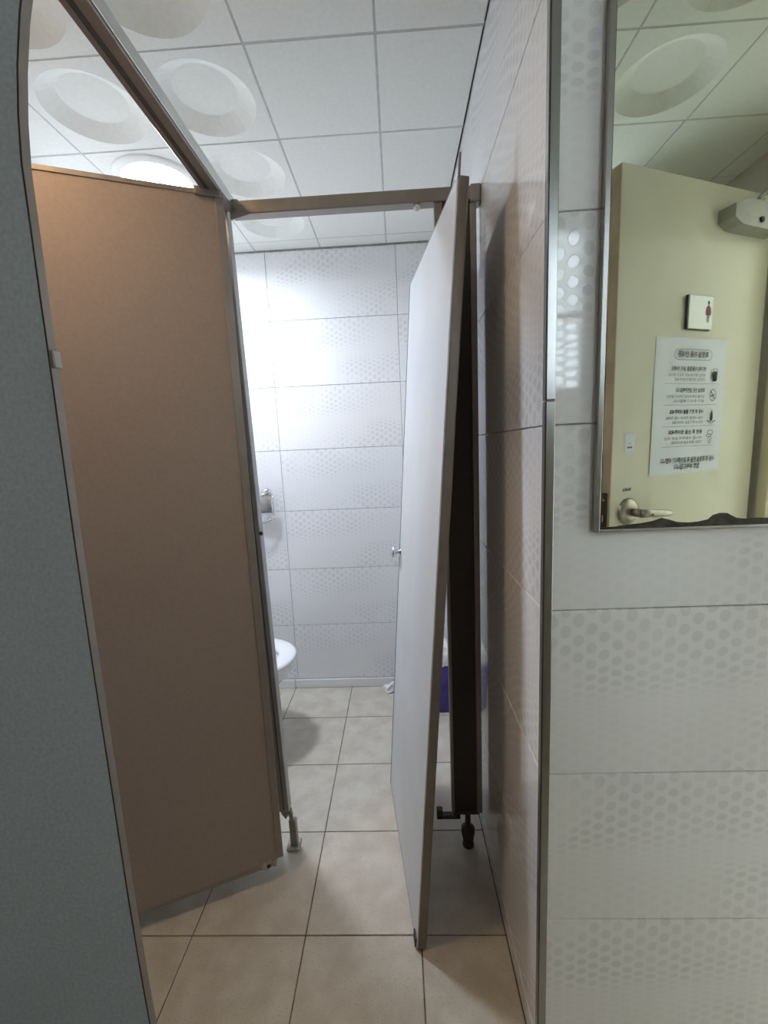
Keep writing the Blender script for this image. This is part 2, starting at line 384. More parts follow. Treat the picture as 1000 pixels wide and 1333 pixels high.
bm_box(-hw, hw, -0.045, -0.005, 0, 0.022, 0.002, bm=b); bm_box(-hw, hw, -0.045, -0.005, wh - 0.022, wh, 0.002, bm=b)
obj('window_frame', b, M_WHITEPL, win)
obj('transom', bm_box(-hw + 0.02, hw - 0.02, -0.042, -0.008, wh * 0.47 - 0.011, wh * 0.47 + 0.011, 0.002), M_WHITEPL, win)
obj('pane', bm_box(-hw + 0.02, hw - 0.02, -0.027, -0.023, 0.02, wh * 0.47 - 0.01), M_GLASS, win)
obj('pane', bm_box(-hw + 0.02, hw - 0.02, -0.027, -0.023, wh * 0.47 + 0.01, wh - 0.02), M_GLASS, win)
# side wall with the entrance opening
DY0, DY1, DZ = -0.17, 0.50, 2.02
b = bm_box(XS, XS + 0.12, YREAR - 0.12, DY0, -0.02, CEIL + 0.038)
bm_box(XS, XS + 0.12, DY1, YN + 0.1, -0.02, CEIL + 0.03, bm=b); bm_box(XS, XS + 0.12, DY0, DY1, DZ, CEIL + 0.03, bm=b)
wall_side = struct(obj('wall_side', b, M_PLASTER))
b = bm_box(XS - 0.012, XS + 0.13, DY0 - 0.03, DY0 + 0.012, 0, DZ + 0.03, 0.002); bm_box(XS - 0.012, XS + 0.13, DY1 - 0.012, DY1 + 0.04, 0, DZ + 0.03, 0.002, bm=b)
bm_box(XS - 0.012, XS + 0.13, DY0 + 0.012, DY1 - 0.012, DZ - 0.012, DZ + 0.03, 0.002, bm=b)
struct(obj('trim_2', b, M_CREAM))
# hallway beyond the opening
b = bm_box(2.35, 2.45, -1.2, 1.6, -0.02, 2.4); bm_box(XS + 0.12, 2.45, -1.2, -1.1, -0.02, 2.4, bm=b)
bm_box(XS + 0.12, 2.45, 1.5, 1.6, -0.02, 2.4, bm=b); bm_box(XS + 0.12, 2.45, -1.2, 1.6, 2.4, 2.5, bm=b)
struct(obj('wall_hallway', b, M_PLASTER))

# ------------------------------------------------------------------ ceiling lamps
def ceiling_lamp(x, y, col, power, label):
    t = empty('ceiling_lamp', (x, y, CEIL), 0, label, 'lamp')
    obj('housing', bm_rev([(0.136, -0.0006), (0.136, -0.003), (0.132, -0.006), (0.112, -0.009), (0.107, -0.008), (0.105, 0.0), (0.105, 0.020)], 40), M_WHITEPL, t, smooth=True)
    obj('diffuser', bm_rev([(0.1045, 0.0185), (0.101, 0.0165), (0.06, 0.0158), (0.0, 0.0156)], 40), emit('lamp_light', col, power), t, smooth=True)
    return t
ceiling_lamp(-0.7624, 1.5408, LAMP_COOL, LAMP_COOL_POWER, 'round white ceiling lamp glowing above the end cubicle beyond the brown door')
ceiling_lamp(-0.7624, 0.6408, LAMP_WARM, LAMP_WARM_POWER, 'round warm ceiling lamp above the left cubicle, seen only reflected in the back tiles')
ceiling_lamp(-0.4624, -0.2592, LAMP_FILL, LAMP_FILL_POWER, 'unseen fill lamp added on the ceiling behind the viewer')  # unseen lamp added to brighten the grey panel and mirror wall

# ------------------------------------------------------------------ cubicle frame
YP = 1.15
# post between the two cubicles, slightly out of plumb
post = empty('partition_post', (-0.388, YP, 0), 0, 'taupe aluminium post between brown door and end cubicle opening', 'post')
def leaning_box(x0b, x1b, x0t, x1t, y0, y1, z0, z1):
    bm = bmesh.new()
    vs = [bm.verts.new(p) for p in ((x0b, y0, z0), (x1b, y0, z0), (x1b, y1, z0), (x0b, y1, z0), (x0t, y0, z1), (x1t, y0, z1), (x1t, y1, z1), (x0t, y1, z1))]
    for q in ((0, 3, 2, 1), (4, 5, 6, 7), (0, 1, 5, 4), (1, 2, 6, 5), (2, 3, 7, 6), (3, 0, 4, 7)): bm.faces.new([vs[i] for i in q])
    bmesh.ops.recalc_face_normals(bm, faces=bm.faces)
    bmesh.ops.bevel(bm, geom=list(bm.edges), offset=0.0015, segments=1, affect='EDGES'); return bm
def P(o, bm):  # shift a mesh given in world coordinates to the thing's base
    bmesh.ops.translate(bm, vec=-Vector(o.location), verts=bm.verts); return bm
obj('channel', P(post, leaning_box(-0.414, -0.379, -0.436, -0.404, YP, YP + 0.030, 0.135, 1.872)), M_ALU, post)
obj('groove', P(post, leaning_box(-0.396, -0.392, -0.420, -0.416, YP - 0.0012, YP + 0.002, 0.14, 1.868)), M_DARK, post)
obj('inner_lip', P(post, leaning_box(-0.386, -0.3815, -0.411, -0.4065, YP + 0.003, YP + 0.022, 0.16, 1.868)), M_ALU, post)
foot = obj('foot', P(post, bm_box(-0.385, -0.362, YP + 0.004, YP + 0.022, 0.0, 0.10, 0.002)), M_BRONZE, post)
obj('broken_plate', P(post, bm_poly([(-0.408, 0.135), (-0.376, 0.135), (-0.370, 0.112), (-0.378, 0.10), (-0.383, 0.118), (-0.392, 0.108), (-0.404, 0.120)], 0.012)).copy(), M_GLUE, post) if False else None
bp_ = bm_poly([(-0.410, 0.136), (-0.375, 0.136), (-0.371, 0.112), (-0.378, 0.095), (-0.384, 0.118), (-0.393, 0.104), (-0.404, 0.120)], 0.012)
bmesh.ops.translate(bp_, vec=(0, YP + 0.006, 0), verts=bp_.verts)
obj('broken_end', P(post, bp_), M_GLUE, post)
obj('floor_plate', P(post, bm_box(-0.396, -0.356, YP - 0.006, YP + 0.036, 0.0, 0.010, 0.002)), M_GLUE, post)
obj('screw', bm_rev([(0, 0.004), (0.004, 0.003), (0.006, 0)], 10, mtx=Matrix.Translation((-0.388 + 0.388 - 0.0005, -0.001, 1.02)) @ Matrix.Rotation(math.pi / 2, 4, 'X')), M_DARK, post)
# header rail over the end cubicle opening
hdr = empty('header_rail', (-0.10, YP, 1.835), 0, 'taupe horizontal rail across the top of the end cubicle opening', 'rail')
obj('box_section', P(hdr, bm_box(-0.3935, 0.2195, YP - 0.002, YP + 0.030, 1.8365, 1.868, 0.002)), M_TAUPE_H, hdr)
obj('end_bracket', P(hdr, bm_box(0.204, XR - 0.0015, YP - 0.004, YP + 0.032, 1.830, 1.871, 0.002)), M_BRONZE, hdr)
bk = bm_poly([(-0.3935, 1.871), (-0.372, 1.868), (-0.345, 1.833), (-0.3935, 1.822)], 0.004); bmesh.ops.translate(bk, vec=(0, YP - 0.0065, 0), verts=bk.verts)
obj('corner_gusset', P(hdr, bk), M_BRONZE, hdr)
obj('bumper', bm_rev([(0, 0.012), (0.004, 0.012), (0.008, 0.008), (0.009, 0.0), (0, 0.0)], 14, mtx=Matrix.Translation((0.173, 0.010, -0.0)) @ Matrix.Rotation(math.pi, 4, 'X')), M_WHITEPL, hdr, smooth=True)
# rail along the front of the left cubicle
rail = empty('side_rail', (-0.40, 0.8, 1.84), 0, 'taupe rail slanting overhead from the post towards the viewer', 'rail')
obj('box_section', P(rail, bm_box(-0.424, -0.384, 0.495, YP - 0.002, 1.842, 1.876, 0.002)), M_BRONZE, rail)
obj('lower_groove', P(rail, bm_box(-0.412, -0.404, 0.497, YP - 0.02, 1.8405, 1.8425)), M_DARK, rail)
obj('side_cover', P(rail, bm_box(-0.3845, -0.3815, 0.497, YP - 0.004, 1.846, 1.872, 0.001)), M_STEEL, rail)
# fixed narrow front panel beside the right wall
pil = empty('front_panel', (0.165, YP, 0), 0, 'narrow dark fixed panel between leaning door and right tiled wall', 'panel')
obj('panel_board', P(pil, bm_box(0.1285, 0.206, YP + 0.004, YP + 0.022, 0.128, 1.834)), M_BROWN_SHADED, pil)
obj('edge_channel', P(pil, bm_box(0.1265, 0.1345, YP, YP + 0.026, 0.124, 1.8355, 0.001)), M_BRONZE, pil)
obj('top_stub', P(pil, bm_box(0.1150, 0.1268, YP + 0.002, YP + 0.024, 1.762, 1.836, 0.001)), M_BRONZE, pil)
obj('wall_channel', P(pil, bm_box(0.203, 0.2185, YP - 0.002, YP + 0.028, 0.124, 1.829, 0.001)), M_BRONZE, pil)
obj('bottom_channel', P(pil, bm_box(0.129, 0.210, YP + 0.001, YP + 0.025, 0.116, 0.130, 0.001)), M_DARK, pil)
b = bm_box(0.080, 0.152, YP + 0.004, YP + 0.022, 0.098, 0.110, 0.001)
bm_box(0.080, 0.098, YP + 0.004, YP + 0.022, 0.098, 0.130, 0.002, bm=b); bm_box(0.140, 0.152, YP + 0.004, YP + 0.022, 0.10, 0.118, bm=b)
obj('pivot_bracket', P(pil, b), M_DARK, pil)
ft = bm_rev([(0, 0.116), (0.0085, 0.116), (0.0085, 0.070), (0.011, 0.066), (0.021, 0.060), (0.021, 0.045), (0.014, 0.008), (0.018, 0.004), (0.018, 0.0), (0, 0.0)], 18, mtx=Matrix.Translation((0.176, YP + 0.013, 0)))
obj('foot', P(pil, ft), M_DARK, pil, smooth=True)

# partition between the left and the end cubicle
prt = empty('partition_panel', (-0.76, YP + 0.012, 0), 0, 'brown partition board behind the open brown door beside the post', 'partition')
obj('panel_board', P(prt, bm_box(XL + 0.012, -0.436, YP + 0.004, YP + 0.022, 0.12, 1.80)), M_BROWN, prt)
obj('top_channel', P(prt, bm_box(XL + 0.004, -0.436, YP + 0.001, YP + 0.025, 1.798, 1.82, 0.001)), M_BRONZE, prt)
obj('wall_channel', P(prt, bm_box(XL + 0.0005, XL + 0.014, YP - 0.001, YP + 0.027, 0.0, 1.82, 0.001)), M_BRONZE, prt)
obj('foot', bm_rev([(0, 0.121), (0.009, 0.121), (0.009, 0.03), (0.02, 0.02), (0.02, 0), (0, 0)], 14, mtx=Matrix.Translation((-0.1, 0.001, 0))), M_DARK, prt, smooth=True)

# ------------------------------------------------------------------ brown door of the left cubicle, swung inwards
BD0 = Vector((-0.379, 1.066, 0)); bang = math.radians(22.165); BW = 0.60; BZ0, BZ1 = 0.05, 1.842
bd = empty('cubicle_door', BD0, bang, 'brown laminate cubicle door standing open on the left, hung from the post', 'door')
def L_(x0, x1, y0, y1, z0, z1, bev=0.001): return bm_box(x0, x1, y0, y1, z0, z1, bev)
# local x runs from the hinge (0) to the free edge (-BW); the front face is y = 0
obj('door_board', L_(-BW + 0.004, -0.018, 0.002, 0.022, BZ0 + 0.008, BZ1 - 0.010), M_BROWN, bd)
obj('top_edging', L_(-BW, -0.001, 0.0, 0.024, BZ1 - 0.011, BZ1), M_BRONZE, bd)
obj('hinge_edging', L_(-0.0195, 0.0, -0.001, 0.026, BZ0 + 0.02, BZ1 - 0.0005), M_BRONZE, bd)
obj('free_edging', L_(-BW, -BW + 0.014, -0.001, 0.025, BZ0, BZ1 - 0.011), M_BRONZE, bd)
obj('bottom_edging', L_(-BW, -0.055, -0.0005, 0.0245, BZ0, BZ0 + 0.010), M_BRONZE, bd)
b = L_(-0.062, -0.004, -0.006, 0.004, BZ1 - 0.014, BZ1 + 0.004, 0.002); bm_tube([(-0.030, 0.012, BZ1 - 0.002), (-0.030, 0.012, BZ1 + 0.006)], 0.010, 14, bm=b)
obj('top_pivot', b, M_BRONZE, bd)
fr = bm_poly([(-0.066, BZ0 + 0.012), (-0.058, BZ0 + 0.020), (-0.048, BZ0 + 0.016), (-0.040, BZ0 + 0.022), (-0.030, BZ0 + 0.014), (-0.020, BZ0 + 0.019), (-0.020, BZ0 - 0.002), (-0.036, BZ0 + 0.003), (-0.046, BZ0 - 0.004), (-0.060, BZ0 + 0.003)], 0.012)
bmesh.ops.translate(fr, vec=(0, -0.003, 0), verts=fr.verts)
tag(obj('broken_corner', fr, M_GLUE, bd), 'chipped pale filler at the bottom corner')
obj('latch_hole', bm_tube([(-0.043, -0.0042, BZ0 + 0.008), (-0.043, -0.0032, BZ0 + 0.008)], 0.006, 10), M_BLACK, bd)
obj('latch_knob', bm_rev([(0, 0.022), (0.012, 0.022), (0.014, 0.018), (0.014, 0.012), (0.006, 0.008), (0.006, 0)], 16, mtx=Matrix.Translation((-BW + 0.05, 0, 0.95)) @ Matrix.Rotation(math.pi / 2, 4, 'X')), M_CHROME, bd, smooth=True)

# ------------------------------------------------------------------ grey screen panel at the near left
GP = Vector((-0.75, 0.5, 0))
gp = empty('screen_panel', GP, 0, 'tall speckled grey partition panel filling the near left side', 'partition')
zs = [1.842 * k / 40 for k in range(41)]
EDGE = [(0.0, -0.380), (0.412, -0.4026), (0.923, -0.4042), (1.142, -0.4024), (1.364, -0.3987), (1.43, -0.398), (1.50, -0.3965), (1.573, -0.395), (1.65, -0.385), (1.714, -0.370), (1.842, -0.325)]
def xe(z):
    """the slightly bowed edge of the board"""
    for k in range(len(EDGE) - 1):
        (a, xa), (b, xb) = EDGE[k], EDGE[k + 1]
        if a <= z <= b:
            ma = (EDGE[k + 1][1] - EDGE[max(k - 1, 0)][1]) / (EDGE[k + 1][0] - EDGE[max(k - 1, 0)][0])
            mb = (EDGE[min(k + 2, len(EDGE) - 1)][1] - xa) / (EDGE[min(k + 2, len(EDGE) - 1)][0] - a)
            h_ = b - a; t = (z - a) / h_
            return (2*t**3 - 3*t**2 + 1) * xa + (t**3 - 2*t**2 + t) * h_ * ma + (-2*t**3 + 3*t**2) * xb + (t**3 - t**2) * h_ * mb
    return EDGE[-1][1]
def strip(d0, d1, y0, y1, bev=0.0):
    """upright strip whose edge follows the bowed outline; d = distance from the edge"""
    bm = bmesh.new(); rows = []
    for z in zs:
        a = xe(z) - d0 - GP.x; c = (xe(z) - d1 if d1 is not None else XL + 0.004) - GP.x
        rows.append([bm.verts.new((c, y0, z)), bm.verts.new((a, y0, z)), bm.verts.new((a, y1, z)), bm.verts.new((c, y1, z))])
    for p, q in zip(rows, rows[1:]):
        for k in range(4): bm.faces.new((p[k], p[(k + 1) % 4], q[(k + 1) % 4], q[k]))
    bm.faces.new(rows[0][::-1]); bm.faces.new(rows[-1]); bmesh.ops.recalc_face_normals(bm, faces=bm.faces); return bm
obj('panel_board', strip(0.0015, None, 0.0, 0.012), M_GREY, gp)
tag(obj('edge_trim', strip(0.0, 0.0014, 0.0008, 0.0122), M_BRONZE, gp), 'narrow grey trim along the edge')
obj('edge_gap', strip(0.0005, 0.0016, -0.0002, 0.0012), M_BLACK, gp)
obj('latch_keeper', bm_box(xe(1.362) - GP.x - 0.001, xe(1.362) - GP.x + 0.003, 0.003, 0.0150, 1.351, 1.371, 0.001), M_ALU, gp)

# ------------------------------------------------------------------ unhinged white door leaning on the fixed panel
LP0 = Vector((0.001, 0.875, 0)); LE = Vector((-0.136, 0.991, 0)).normalized(); LN = Vector((LE.y, -LE.x, 0))
lean = math.atan2(0.135, 1.745)
ld = bpy.data.objects.new('cubicle_door', None); COL.objects.link(ld); ld.empty_display_size = 0.05
tag(ld, 'pale cubicle door off its hinges, leaning against the narrow dark panel', 'door')
zc = (LN * math.sin(lean) + Vector((0, 0, 1)) * math.cos(lean)); xc = LE; yc = zc.cross(xc)   # local x along the door, z up it, y = towards the left face
R4 = Matrix(((xc.x, yc.x, zc.x, LP0.x), (xc.y, yc.y, zc.y, LP0.y), (xc.z, yc.z, zc.z, LP0.z), (0, 0, 0, 1)))
ld.matrix_world = Matrix.Translation((0, 0, 0.0026)) @ R4
LW, LH, LT = 0.5408, 1.748, 0.024      # left face at y = 0, thickness to y = -LT
tag(obj('face_sheet', bm_box(0.001, LW - 0.0085, -0.004, 0.0, 0.008, LH - 0.002, 0.0006), M_PALE, ld), 'pale blue-grey laminate face')
obj('core_board', bm_box(0.012, LW - 0.003, -LT + 0.001, -0.0035, 0.008, LH - 0.003), M_BROWN, ld)
b = bm_box(0.0, 0.014, -LT - 0.001, -0.0012, 0.004, LH + 0.004, 0.004, 3)
tag(obj('near_edging', b, M_EDGE, ld), 'rounded brown edging on the near side')
obj('far_edging', bm_box(LW - 0.009, LW, -LT, 0.0006, 0.004, LH - 0.001, 0.0006), M_DARK, ld)
obj('top_edging', bm_box(0.014, LW - 0.004, -LT, 0.0004, LH - 0.003, LH + 0.001, 0.0006), M_BRONZE, ld)
obj('bottom_edging', bm_box(0.012, LW - 0.004, -LT, -0.0003, 0.0, 0.010, 0.0006), M_BRONZE, ld)
obj('pivot_tab', bm_box(0.003, 0.012, -0.007, -0.003, LH - 0.03, LH + 0.045, 0.001), M_EDGE, ld)
b = bm_box(0.012, 0.075, -0.012, -0.006, LH + 0.0005, LH + 0.006, 0.001)
for k in range(3): bm_tube([(0.028 + 0.018 * k, -0.010, LH + 0.005), (0.028 + 0.018 * k, -0.010, LH + 0.011)], 0.004, 8, bm=b)
obj('pivot_plate', b, M_ALU, ld)
obj('bottom_pivot', bm_box(0.006, 0.03, 0.0004, 0.004, 0.004, 0.03, 0.001), M_DARK, ld)
kn = bm_rev([(0, 0.031), (0.015, 0.031), (0.020, 0.029), (0.020, 0.023), (0.008, 0.019), (0.0065, 0.012), (0.0065, 0.004), (0.011, 0.002), (0.011, 0)], 22, mtx=Matrix.Translation((LW - 0.028, 0.0, 0.893)) @ Matrix.Rotation(-math.pi / 2, 4, 'X'))
tag(obj('door_knob', kn, M_CHROME, ld, smooth=True), 'small chrome knob near the far edge')

# ------------------------------------------------------------------ toilet
TC = Vector((-0.72, 1.645, 0))
tl = empty('toilet', TC, 0, 'white toilet on the left of the end cubicle behind the post', 'toilet')
def egg(a_f, a_b, b, n=40):
    """egg outline: +x front half length a_f, back a_b, half width b"""
    o = []
    for k in range(n):
        t = 2 * math.pi * k / n; c, s = math.cos(t), math.sin(t)
        a = a_f if c > 0 else a_b
        o.append((a * (abs(c) ** (0.92)) * (1 if c > 0 else -1), b * (abs(s) ** 0.95) * (1 if s > 0 else -1)))
    return o
def loft(layers, n=40, cap0=True, cap1=True):
    bm = bmesh.new(); rings = []
    for z, cx, a_f, a_b, b in layers: rings.append([bm.verts.new((cx + x, y, z)) for x, y in egg(a_f, a_b, b, n)])
    for p, q in zip(rings, rings[1:]):
        for k in range(n): bm.faces.new((p[k], p[(k + 1) % n], q[(k + 1) % n], q[k]))
    if cap0: bm.faces.new(rings[0][::-1])
    if cap1: bm.faces.new(rings[-1])
    bmesh.ops.recalc_face_normals(bm, faces=bm.faces); return bm
bowl = loft([(0.0, -0.10, 0.13, 0.18, 0.10), (0.05, -0.10, 0.125, 0.18, 0.095), (0.15, -0.09, 0.13, 0.17, 0.095), (0.22, -0.06, 0.16, 0.18, 0.115),
             (0.29, -0.02, 0.215, 0.20, 0.155), (0.345, 0.0, 0.244, 0.21, 0.176), (0.376, 0.0, 0.252, 0.215, 0.181), (0.384, 0.0, 0.248, 0.212, 0.178),
             (0.384, 0.0, 0.185, 0.150, 0.115), (0.36, 0.0, 0.175, 0.14, 0.108), (0.30, -0.02, 0.13, 0.11, 0.085), (0.25, -0.03, 0.09, 0.08, 0.06)])
obj('bowl', bowl, M_PORC, tl, smooth=True)
obj('water', loft([(0.285, -0.02, 0.115, 0.098, 0.075), (0.286, -0.02, 0.115, 0.098, 0.075)]), M_WATER, tl)
seat = loft([(0.386, 0.0, 0.256, 0.20, 0.184), (0.392, 0.0, 0.263, 0.205, 0.189), (0.401, 0.0, 0.262, 0.204, 0.188), (0.406, 0.0, 0.252, 0.198, 0.180),
             (0.406, 0.0, 0.196, 0.135, 0.110), (0.400, 0.0, 0.188, 0.128, 0.102), (0.386, 0.0, 0.188, 0.128, 0.102)], cap0=False, cap1=False)
bm = seat
es = [e for e in bm.edges if e.is_boundary]
bmesh.ops.bridge_loops(bm, edges=es); bmesh.ops.recalc_face_normals(bm, faces=bm.faces)
obj('seat', bm, M_SEAT, tl, smooth=True)
lid = bm_box(-0.225, -0.200, -0.175, 0.175, 0.41, 0.80, 0.02, 3); bmesh.ops.rotate(lid, cent=(-0.21, 0, 0.41), matrix=Matrix.Rotation(-0.10, 3, 'Y'), verts=lid.verts)
obj('lid', lid, M_SEAT, tl, smooth=True)
obj('shelf', bm_box(-0.375, -0.19, -0.13, 0.13, 0.30, 0.384, 0.02, 3), M_PORC, tl, smooth=True)
obj('tank', bm_box(-0.392, -0.262, -0.19, 0.19, 0.385, 0.74, 0.025, 3), M_PORC, tl, smooth=True)
obj('tank_lid', bm_box(-0.396, -0.256, -0.198, 0.198, 0.74, 0.775, 0.012, 3), M_PORC, tl, smooth=True)
obj('flush_button', bm_rev([(0, 0.006), (0.02, 0.006), (0.024, 0.0)], 20, mtx=Matrix.Translation((-0.326, 0, 0.7745))), M_CHROME, tl, smooth=True)

# ------------------------------------------------------------------ toilet paper holder on the back wall
HX, HZ = -0.662, 1.03
th = empty('toilet_paper_holder', (HX, YB, HZ), 0, 'small chrome toilet paper holder on the back wall beside the post', 'paper holder')
rx = Matrix.Rotation(math.pi / 2, 4, 'X')
obj('wall_rosette', bm_rev([(0, 0.016), (0.012, 0.016), (0.022, 0.008), (0.024, 0)], 24, mtx=Matrix.Translation((0.006, 0, 0.018)) @ rx), M_CHROME, th, smooth=True)
b = bm_tube([(0.006, -0.010, 0.018), (0.006, -0.035, 0.016), (-0.004, -0.05, 0.005)], 0.008, 10)
obj('arm', b, M_CHROME, th, smooth=True)
cv = bmesh.new(); prof = []
for k in range(9):
    a = math.radians(100 - k * 14); prof.append((-0.052 * math.cos(math.radians(k * 9)) , 0.052 * math.sin(math.radians(0)) - 0.092 * k / 8))
rowsA = [[cv.verts.new((x, -0.052 - 0.012 * math.sin(math.pi * k / 8), 0.004 - 0.092 * k / 8)) for x in (-0.066, 0.046)] for k in range(9)]
for p, q in zip(rowsA, rowsA[1:]): cv.faces.new((p[0], p[1], q[1], q[0]))
bmesh.ops.solidify(cv, geom=list(cv.faces), thickness=0.0022)
obj('cover_flap', cv, M_CHROME, th)
obj('side_wire', bm_tube([(0.046, -0.05, 0.005), (0.052, -0.052, 0.0), (0.053, -0.060, -0.045), (0.050, -0.054, -0.090)], 0.003, 8), M_CHROME, th, smooth=True)
obj('hinge_boss', bm_rev([(0, 0.010), (0.009, 0.008), (0.012, 0.0), (0.0, -0.004)], 18, mtx=Matrix.Translation((-0.022, -0.056, 0.004)) @ rx), M_CHROME, th, smooth=True)
obj('roll_bar', bm_tube([(0.046, -0.042, -0.104), (0.03, -0.05, -0.112), (0.0, -0.058, -0.122), (-0.03, -0.06, -0.125), (-0.066, -0.06, -0.125)], 0.005, 10), M_CHROME, th, smooth=True)

# ------------------------------------------------------------------ bin and scrap of tissue
bn = empty('waste_bin', (0.150, 1.905, 0), 0, 'purple waste bin with white liner behind the narrow dark panel', 'bin')
def taper_box(w0, d0, w1, d1, z0, z1, bev):
    bm = bmesh.new()
    vs = [bm.verts.new(p) for p in [(sx * w / 2, sy * d / 2, z) for w, d, z in ((w0, d0, z0), (w1, d1, z1)) for sx, sy in ((-1, -1), (1, -1), (1, 1), (-1, 1))]]
    for q in ((0, 3, 2, 1), (4, 5, 6, 7), (0, 1, 5, 4), (1, 2, 6, 5), (2, 3, 7, 6), (3, 0, 4, 7)): bm.faces.new([vs[i] for i in q])
    bmesh.ops.recalc_face_normals(bm, faces=bm.faces)
    bmesh.ops.bevel(bm, geom=list(bm.edges), offset=bev, segments=3, affect='EDGES'); return bm
obj('tub', taper_box(0.120, 0.155, 0.138, 0.172, 0.0, 0.258, 0.012), M_PURPLE, bn, smooth=True)
lin = bmesh.new(); rr_ = []
for lv, (z, s) in enumerate(((0.236, 1.03), (0.262, 1.04), (0.292, 0.96), (0.318, 0.70), (0.322, 0.30))):
    ring = []
    for k in range(28):
        a = 2 * math.pi * k / 28; c, sn = math.cos(a), math.sin(a); q = 1 / max(abs(c), abs(sn)) ** 0.85
        w = 1 + 0.05 * math.sin(k * 2.3 + lv) ; ring.append(lin.verts.new((0.069 * c * q * s * w if lv else 0.0715 * c * q, 0.086 * sn * q * s * w if lv else 0.0885 * sn * q, z + 0.006 * math.sin(k * 1.7 + lv * 2))))
    rr_.append(ring)
for p, q in zip(rr_, rr_[1:]):
    for k in range(28): lin.faces.new((p[k], p[(k + 1) % 28], q[(k + 1) % 28], q[k]))
lin.faces.new(rr_[-1]); bmesh.ops.recalc_face_normals(lin, faces=lin.faces)
obj('bin_liner', lin, M_LINER, bn)
ts = bmesh.new(); bmesh.ops.create_icosphere(ts, subdivisions=2, radius=0.030)
rng = random.Random(11)
for v in ts.verts:
    v.co *= rng.uniform(0.62, 1.30)
    v.co.x *= 1.15; v.co.z = v.co.z * 0.75 + 0.55 * max(0.0, v.co.x) * 0.9
    v.co.z = max(v.co.z, -0.015)
zmin = min(v.co.z for v in ts.verts)
bmesh.ops.translate(ts, vec=(0, 0, -zmin), verts=ts.verts)
tag(obj('tissue', ts, M_TISSUE, None, (-0.083, 2.024, 0.0005)), 'crumpled white tissue on the floor tiles against the back wall', 'tissue')

# ------------------------------------------------------------------ wall mirror
MX0, MX1, MZ0, MZ1 = 0.303, 0.95, 1.095, 2.05
mr = empty('wall_mirror', ((MX0 + MX1) / 2, YN, MZ0), 0, 'steel framed mirror with corroded lower edge on the near right wall', 'mirror')
mx, mh = (MX1 - MX0) / 2, MZ1 - MZ0
obj('glass', bm_box(-mx + 0.006, mx - 0.006, -0.0093, -0.003, 0.006, mh - 0.006), M_MIRROR, mr)
def bar(x0, x1, z0, z1): return bm_box(x0, x1, -0.0125, -0.0004, z0, z1, 0.0012, 2)
obj('frame_bar', bar(-mx, -mx + 0.0085, 0, mh), M_TRIM, mr); obj('frame_bar', bar(mx - 0.0085, mx, 0, mh), M_TRIM, mr)
obj('frame_bar', bar(-mx + 0.0085, mx - 0.0085, 0, 0.0055), M_TRIM, mr); obj('frame_bar', bar(-mx + 0.0085, mx - 0.0085, mh - 0.0055, mh), M_TRIM, mr)
# corroded silvering creeping up from the bottom edge (world x, world z)
edge_pts = [(0.3120, 1.1035), (0.335, 1.1040), (0.352, 1.1062), (0.372, 1.1075), (0.392, 1.1105), (0.407, 1.1150), (0.418, 1.1120), (0.430, 1.1078), (0.448, 1.1062),
            (0.463, 1.1072), (0.477, 1.1100), (0.484, 1.1165), (0.494, 1.1195), (0.505, 1.1190), (0.512, 1.1150), (0.520, 1.1108), (0.532, 1.1092), (0.552, 1.1098),
            (0.575, 1.1090), (0.61, 1.1085), (0.66, 1.1100), (0.72, 1.1075), (0.80, 1.1095), (0.90, 1.1070), (0.94, 1.1060)]
pts = [(x - (MX0 + MX1) / 2, z - MZ0) for x, z in edge_pts]; pts += [(pts[-1][0], 0.005), (pts[0][0], 0.005)]
b = bm_poly(pts, 0.0004); bmesh.ops.translate(b, vec=(0, -0.0098, 0), verts=b.verts)
tag(obj('corrosion_stain', b, M_STAIN, mr), 'dark corroded silvering along the bottom')
pts2 = [(0.3118, 1.10), (0.3142, 1.10), (0.3140, 1.18), (0.3132, 1.26), (0.3140, 1.33), (0.3130, 1.45), (0.3128, 1.62), (0.3130, 1.85), (0.3118, 1.95)]
b = bm_poly([(x - (MX0 + MX1) / 2, z - MZ0) for x, z in pts2], 0.0004); bmesh.ops.translate(b, vec=(0, -0.0098, 0), verts=b.verts)
obj('corrosion_stain', b, M_STAIN, mr)

# ------------------------------------------------------------------ entrance door (seen in the mirror)
YM = 0.66
def real(x, d): return Vector((x, 2 * YM - d, 0))
E0 = real(0.641, 1.295); E1 = real(0.641 + 0.935 * 0.62, 1.295 + 0.356 * 0.62)
dv_ = (E1 - E0).normalized(); ang = math.atan2(dv_.y, dv_.x)
# local x: free edge (0) to hinge (.625); local y = away from the mirror is -y, the face with the notice is y = 0, looking +y
ed = empty('entrance_door', E0, ang, 'cream entrance door standing open, seen in the wall mirror', 'door')
DW = 0.634
obj('door_leaf', bm_box(0.001, DW, -0.040, 0.0, 0.012, 1.981, 0.0015), M_CREAM, ed)
tag(obj('edge_strip', bm_box(-0.001, 0.0012, -0.0395, -0.0005, 0.014, 1.979), M_CREAMEDGE, ed), 'aged tan door edge')
lp = obj('lock_plate', bm_box(-0.003, -0.0009, -0.034, -0.008, 0.93, 1.075, 0.0006), M_DARK, ed)
obj('latch_bolt', bm_box(-0.012, -0.003, -0.028, -0.014, 0.985, 1.008, 0.002), M_STEEL, lp)
obj('lock_screw', bm_tube([(-0.0038, -0.021, 1.052), (-0.003, -0.021, 1.052)], 0.004, 8), M_STEEL, lp)
ry = Matrix.Rotation(-math.pi / 2, 4, 'X')
hd = obj('handle_rosette', bm_rev([(0, 0.016), (0.018, 0.016), (0.034, 0.012), (0.041, 0.004), (0.042, 0)], 32, mtx=Matrix.Translation((0.072, 0, 1.014)) @ ry), M_NICKEL, ed, smooth=True)
b = bm_tube([(0.078, 0.012, 1.012), (0.078, 0.045, 1.012)], 0.013, 16)
